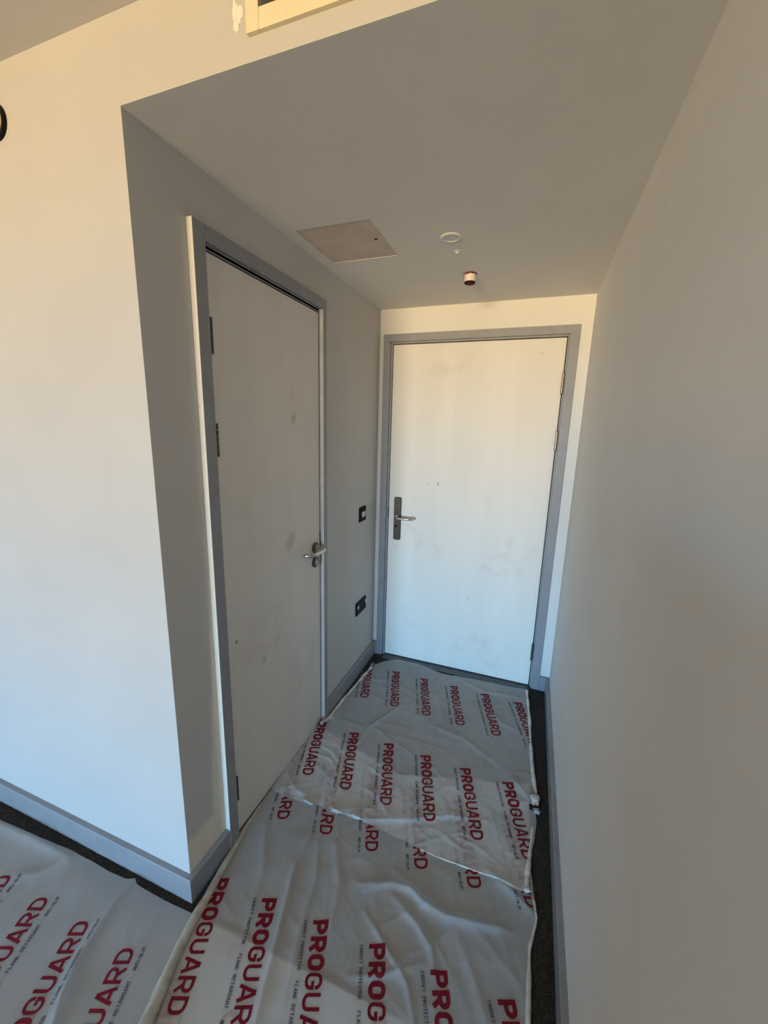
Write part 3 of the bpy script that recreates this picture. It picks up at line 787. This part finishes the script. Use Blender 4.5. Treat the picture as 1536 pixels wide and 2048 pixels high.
def along(P, n):
    P = [Vector((*p, 0)) for p in P]; L = [0]
    for a, b in zip(P, P[1:]): L.append(L[-1] + (b - a).length)
    out = []
    for i in range(n):
        d = L[-1] * i / (n - 1); k = max(j for j in range(len(L) - 1) if L[j] <= d + 1e-9)
        out.append(P[k].lerp(P[k + 1], (d - L[k]) / max(1e-9, L[k + 1] - L[k])))
    return out


def edge_tube(name, P, r0, r1, hfun, mat, parent, n=60, seed=3, wob=0.25, lift=0.0):
    pts = along(P, n); xs = np.array([p.x for p in pts]); ys = np.array([p.y for p in pts]); zs = hfun(xs, ys)
    nz = pnoise(np.linspace(0, n / 5, n), np.zeros(n) + seed, seed); nz2 = pnoise(np.linspace(0, n / 2.2, n), np.zeros(n) + seed, seed + 9)
    path, rad = [], []
    for i in range(n):
        f = i / (n - 1); r = (r0 + (r1 - r0) * f) * (1 + wob * nz[i] + 0.5 * wob * nz2[i])
        if i in (0, n - 1): r *= 0.45
        path.append((float(xs[i]), float(ys[i]), float(max(zs[i] * 0.8, r * 0.9 + 0.0008) + lift))); rad.append(float(r))
    return tube(name, path, rad, mat, parent, 12)


edge_tube('rolled_edge', [(0.006, 0.36), (0.012, 0.25), (0.0235, 0.205), (0.030, 0.164), (0.038, 0.101), (0.052, 0.028), (0.062, -0.044), (0.076, -0.12), (0.102, -0.204), (0.126, -0.275), (0.18, -0.48), (0.30, -1.1)], 0.0035, 0.0400, h1, M_roll, S1, 90, 4, 0.14)
edge_tube('film_edge', [(1.056, 0.40), (1.066, 0.339), (1.046, 0.252), (1.044, 0.081), (1.04, -0.3)], 0.0045, 0.0080, h1, M_edge, S1, 60, 6, 0.25)
edge_tube('rolled_edge', [(1.014, 1.552), (1.031, 1.318), (1.047, 0.986), (1.056, 0.879), (1.066, 0.82)], 0.0075, 0.0080, h2, M_edge, S2, 60, 7, 0.3)
edge_tube('rolled_edge', [(1.052, 0.66), (1.044, 0.56), (1.036, 0.47), (1.032, 0.412)], 0.007, 0.0095, h2, M_edge, S2, 40, 8, 0.3)
edge_tube('rolled_edge', [(0.021, 0.862), (0.031, 0.91), (0.036, 1.05), (0.050, 1.23), (0.062, 1.35), (0.068, 1.415)], 0.0065, 0.0080, h2, M_edge, S2, 60, 9, 0.3)
edge_tube('taped_edge', [(0.66, 0.4145), (0.715, 0.4105), (0.916, 0.4130), (1.035, 0.407)], 0.0016, 0.0040, h2, M_edge, S2, 60, 10, 0.3)


def crumple(name, ctr, size, mat, parent, seed, n=3):
    """a screwed-up bit of film: a lumpy, folded little sheet."""
    bm = bmesh.new(); bmesh.ops.create_icosphere(bm, subdivisions=n, radius=1.0)
    co = np.array([v.co[:] for v in bm.verts]); nn = pnoise(co[:, 0] * 2.3 + 7, co[:, 1] * 2.3 + co[:, 2] * 1.9 + 5, seed); n2 = ridged(co[:, 0] * 2.7 + 3, co[:, 2] * 2.7 + co[:, 1] * 2, seed + 1)
    for v, a, b in zip(bm.verts, nn, n2):
        k = 0.75 + 0.45 * a + 0.35 * b
        v.co = Vector((ctr[0] + v.co.x * size[0] * k, ctr[1] + v.co.y * size[1] * k, max(0.002, ctr[2] + v.co.z * size[2] * k)))
    return from_bm(name, bm, mat, parent, smooth=True)


crumple('torn_flap', (1.062, 0.785, 0.014), (0.020, 0.030, 0.009), M_edge, S2, 41)
crumple('torn_flap', (1.066, 0.728, 0.015), (0.013, 0.016, 0.011), M_tape, S2, 43)
crumple('tape_scrap', (0.315, 0.432, 0.016), (0.040, 0.010, 0.006), M_tape, S2, 45)
crumple('tape_scrap', (0.395, 0.438, 0.016), (0.035, 0.009, 0.006), M_tape, S2, 46)
crumple('tape_scrap', (0.190, 0.424, 0.014), (0.035, 0.007, 0.005), M_tape, S2, 47)
crumple('tape_scrap', (1.034, 0.413, 0.014), (0.013, 0.010, 0.007), M_edge, S2, 48)
M_knot = bpy.data.materials.new('printed_knot'); M_knot.use_nodes = True; _t = M_knot.node_tree; _b = _t.nodes['Principled BSDF']
_t.links.new(mixcol(_t, sstep(_t, noise(_t, 62.0, 3.0, 0.6), 0.44, 0.52), (0.26, 0.010, 0.026), (0.60, 0.56, 0.53)), _b.inputs['Base Color'])
k1 = crumple('crumpled_corner', (0.021, 0.851, 0.020), (0.014, 0.020, 0.018), M_knot, S2, 51); k1['label'] = 'red printed crumple caught on the casing foot'
k2 = crumple('crumpled_corner', (0.066, 1.430, 0.015), (0.014, 0.018, 0.012), M_knot, S2, 53); k2['label'] = 'red printed curled far corner'
edge_tube('film_tear', [(0.033, 0.885), (0.049, 0.915), (0.062, 0.885)], 0.003, 0.003, h2, M_edge, S2, 16, 12, 0.3)

# ------------------------------------------------------------------ print on the film: strokes laid along the wrinkled surface
def rr(cx, cy_, r, a0, a1, n=7):
    return [(cx + r * math.cos(math.radians(a0 + (a1 - a0) * k / n)), cy_ + r * math.sin(math.radians(a0 + (a1 - a0) * k / n))) for k in range(n + 1)]


def glyphs(w, st):
    """centre-line strokes in a box of width w, height 1; st is the stroke width."""
    a, b, l, r = st / 2, 1 - st / 2, st / 2, w - st / 2
    q = min(0.26, (r - l) / 2); m = (l + r) / 2
    hb = (b - 0.42) / 2; my = 0.42
    Pb = [(l, b)] + rr(r - hb, b - hb, hb, 90, -90, 10) + [(l, my)]
    O = rr(r - q, b - q, q, 0, 90) + rr(l + q, b - q, q, 90, 180) + rr(l + q, a + q, q, 180, 270) + rr(r - q, a + q, q, 270, 360); O.append(O[0])
    Cc = [(r, b - q - 0.05)] + rr(r - q, b - q, q, 20, 90) + rr(l + q, b - q, q, 90, 180) + rr(l + q, a + q, q, 180, 270)
    return {
        'P': [[(l, 0), (l, 1)], Pb], 'R': [[(l, 0), (l, 1)], Pb, [(m, my), (r + 0.01, 0)]],
        'O': [O], 'G': [Cc + rr(r - q, a + q, q, 270, 350) + [(r, 0.46), (m, 0.46)]],
        'U': [[(l, 1), (l, a + q)] + rr(l + q, a + q, q, 180, 270) + rr(r - q, a + q, q, 270, 360) + [(r, 1)]],
        'A': [[(l * 0.6, 0), (m - st * 0.1, 1), ], [(m + st * 0.1, 1), (r + l * 0.4, 0)], [(l + 0.12, 0.27), (r - 0.12, 0.27)]],
        'D': [[(l, 0), (l, 1)], [(l, b)] + rr(r - q * 1.25, b - q * 1.25, q * 1.25, 90, 0) + rr(r - q * 1.25, a + q * 1.25, q * 1.25, 0, -90) + [(l, a)]],
        'C': [Cc + rr(r - q, a + q, q, 270, 340)], 'E': [[(l, 0), (l, 1)], [(l, b), (r, b)], [(l, 0.5), (r - 0.08, 0.5)], [(l, a), (r, a)]],
        'F': [[(l, 0), (l, 1)], [(l, b), (r, b)], [(l, 0.5), (r - 0.08, 0.5)]], 'L': [[(l, 1), (l, 0)], [(l, a), (r, a)]],
        'T': [[(0, b), (w, b)], [(m, b), (m, 0)]], 'I': [[(m, 0), (m, 1)]], 'M': [[(l, 0), (l, 1), (m, 0.25), (r, 1), (r, 0)]], 'N': [[(l, 0), (l, 1), (r, 0), (r, 1)]],
        'S': [[(r, b - 0.14)] + rr(r - q * .9, b - q * .9, q * .9, 20, 90, 4) + rr(l + q * .9, b - q * .9, q * .9, 90, 235, 6) + rr(r - q * .9, a + q * .9, q * .9, 55, -90, 6) + rr(l + q * .9, a + q * .9, q * .9, 270, 200, 4)],
        '-': [[(l, 0.45), (r, 0.45)]],
    }


def strokes_of(text, cap, pitch, lw, st):
    """centre lines of a word in metres along (s, u), left to right, baseline at u = 0."""
    G = glyphs(lw, st); out = []
    for i, ch in enumerate(text):
        if ch == ' ': continue
        for P in G[ch]: out.append([(i * pitch + x * cap, y * cap) for x, y in P])
    return out


def print_word(name, strokes, origin, d, hfun, mat, parent, clip=None, seg=0.006, lift=0.0011):
    """lays ribbons on the sheet: origin = baseline start, d = reading direction on the floor."""
    d = Vector((d[0], d[1], 0)).normalized(); u = Vector((-d.y, d.x, 0)); V, Fc = [], []
    for P, width in strokes:
        Q = [Vector((p[0], p[1])) for p in P]; R = [Q[0]]
        for a, b in zip(Q, Q[1:]):
            n = max(1, int(math.ceil((b - a).length / seg)))
            R += [a.lerp(b, k / n) for k in range(1, n + 1)]
        closed = (R[0] - R[-1]).length < 1e-6
        prev = None
        for i, p in enumerate(R):
            a = R[i - 1] if i else (R[-2] if closed else None); b = R[i + 1] if i < len(R) - 1 else (R[1] if closed else None)
            t1 = (p - a).normalized() if a is not None and (p - a).length > 1e-9 else None
            t2 = (b - p).normalized() if b is not None and (b - p).length > 1e-9 else None
            t1 = t1 or t2; t2 = t2 or t1
            if t1 is None: continue
            t = (t1 + t2)
            t = t.normalized() if t.length > 0.2 else t1
            nrm = Vector((-t.y, t.x)); k = min(1.6, 1 / max(0.4, nrm.dot(Vector((-t1.y, t1.x)))))
            row = []
            for sgn in (-1, 0, 1):
                s2 = p + nrm * (sgn * width / 2 * k)
                w = Vector(origin + (0,)) + d * s2.x + u * s2.y
                row.append(len(V)); V.append((w.x, w.y))
            if prev is not None:
                Fc.append((prev[0], row[0], row[1], prev[1])); Fc.append((prev[1], row[1], row[2], prev[2]))
            prev = row
    A = np.array(V); z = hfun(A[:, 0], A[:, 1]) + lift
    if clip is not None:
        ok = clip(A[:, 0], A[:, 1]); Fc = [f for f in Fc if all(ok[i] for i in f)]
        if not Fc: return None
    me = bpy.data.meshes.new(name); me.from_pydata([(*v, zz) for v, zz in zip(V, z)], [], Fc); me.validate(); me.update()
    n = me.polygons[0].normal.z if len(me.polygons) else 1
    if n < 0: me.flip_normals()
    o = link(name, me, mat, parent); o['kind'] = 'stuff'
    return o


CAP = 0.0480
PITCH = 0.0418
RED = [(P, CAP * 0.235) for P in strokes_of('PRO', CAP, PITCH, 0.77, 0.235)]            # the first syllable is printed bolder
RED += [([(x + 3 * PITCH, y) for x, y in P], CAP * 0.165) for P in strokes_of('GUARD', CAP, PITCH, 0.74, 0.165)]
CAPT = []
for txt, off, ln in (('CARPET PROTECTOR', 0.0, 0.118), ('FLAME RETARDANT', 0.141, 0.113), ('ANTI-SLIP', 0.276, 0.052)):
    pt = ln / (len(txt) - 0.3)
    for P in strokes_of(txt, 0.0098, pt, 0.64, 0.14): CAPT.append(([(p[0] + off, p[1]) for p in P], 0.0016))


def print_unit(sheet, hfun, base, d, clip):
    print_word('red_lettering', RED, base, d, hfun, M_red, sheet, clip)
    dv = Vector((d[0], d[1])).normalized(); uv = Vector((-dv.y, dv.x))
    o = (base[0] - uv.x * 0.0275 + dv.x * 0.002, base[1] - uv.y * 0.0275 + dv.y * 0.002)
    print_word('caption_lettering', CAPT, o, d, hfun, M_grey, sheet, clip, seg=0.004, lift=0.0012)


DIR2 = (0.297, -0.955)
c2 = lambda x, y: (x > interp([(0.40, 0.004), (0.862, 0.006), (0.872, 0.024), (0.91, 0.028), (1.413, 0.066), (1.6, 0.075)], y)) & (x < interp([(0.40, 1.040), (0.652, 1.060), (0.74, 1.052), (0.80, 1.062), (0.986, 1.044), (1.318, 1.029), (1.576, 1.010)], y)) & (y > 0.412)
for k in range(-2, 4):
    print_unit(S2, h2, (0.3635 + 0.1865 * k, 0.839 - 0.004 * k), DIR2, c2)
    print_unit(S2, h2, (0.389 + 0.1845 * k, 1.417 - 0.004 * k), DIR2, c2)
DIR1 = (0.350, -0.937)
xl1 = [(-1.5, 0.32), (-0.5, 0.185), (-0.275, 0.130), (-0.204, 0.108), (-0.12, 0.080), (-0.044, 0.062), (0.028, 0.052), (0.164, 0.030), (0.222, 0.008), (0.86, 0.006)]
c1_ = lambda x, y: (x > interp(xl1, y)) & (x < interp([(-1.5, 1.03), (0.252, 1.042), (0.339, 1.060), (0.418, 1.05), (0.86, 1.03)], y))
for k in range(-1, 6):
    print_unit(S1, h1, (0.222 + 0.1855 * k, 0.073 + 0.0075 * k), DIR1, c1_)
    print_unit(S1, h1, (-0.011 + 0.1862 * k, 0.626 + 0.0075 * k), DIR1, c1_)
    print_unit(S1, h1, (0.44 + 0.1855 * (k - 2), -0.502 + 0.0075 * k), DIR1, c1_)
DIR3 = (-0.365, 0.931)
c3 = lambda x, y: (x < 0.35) & (y < -0.05)
for k in range(-4, 4):
    L_ = 0.326
    end = (-0.228 + 0.1865 * k, -0.172 + 0.002 * k); dv = Vector(DIR3).normalized()
    print_unit(S3, h3, (end[0] - dv.x * L_, end[1] - dv.y * L_), DIR3, c3)


# ------------------------------------------------------------------ carpet pile where the carpet shows
rng = np.random.default_rng(2)
A = []
for x0, x1, y0, y1, n in ((1.028, 1.116, -0.60, 1.585, 15000), (-1.0, 0.06, -0.105, -0.019, 7000), (0.02, 0.20, 1.36, 1.552, 2500), (0.019, 0.06, -0.06, 0.2, 700)):
    A.append(np.stack([rng.uniform(x0, x1, n), rng.uniform(y0, y1, n)], -1))
A = np.concatenate(A); n = len(A)
ang = rng.uniform(0, 2 * np.pi, n); hh = rng.uniform(0.0028, 0.0055, n); wd = rng.uniform(0.0011, 0.0022, n)
V = np.zeros((n, 4, 3))
for k in range(3):
    V[:, k, 0] = A[:, 0] + wd * np.cos(ang + k * 2.094); V[:, k, 1] = A[:, 1] + wd * np.sin(ang + k * 2.094); V[:, k, 2] = 0.0002
V[:, 3, 0] = A[:, 0] + rng.normal(0, 0.0012, n); V[:, 3, 1] = A[:, 1] + rng.normal(0, 0.0012, n); V[:, 3, 2] = hh
b4 = np.arange(n)[:, None] * 4
Fc = np.concatenate([b4 + np.array([[0, 1, 3]]), b4 + np.array([[1, 2, 3]]), b4 + np.array([[2, 0, 3]])])
me = bpy.data.meshes.new('carpet_pile'); me.from_pydata(V.reshape(-1, 3).tolist(), [], Fc.tolist()); me.update()
cp = link('carpet_pile', me, M_carpet)
tag(cp, 'short charcoal carpet tufts along the uncovered floor strips', 'carpet', kind='stuff')
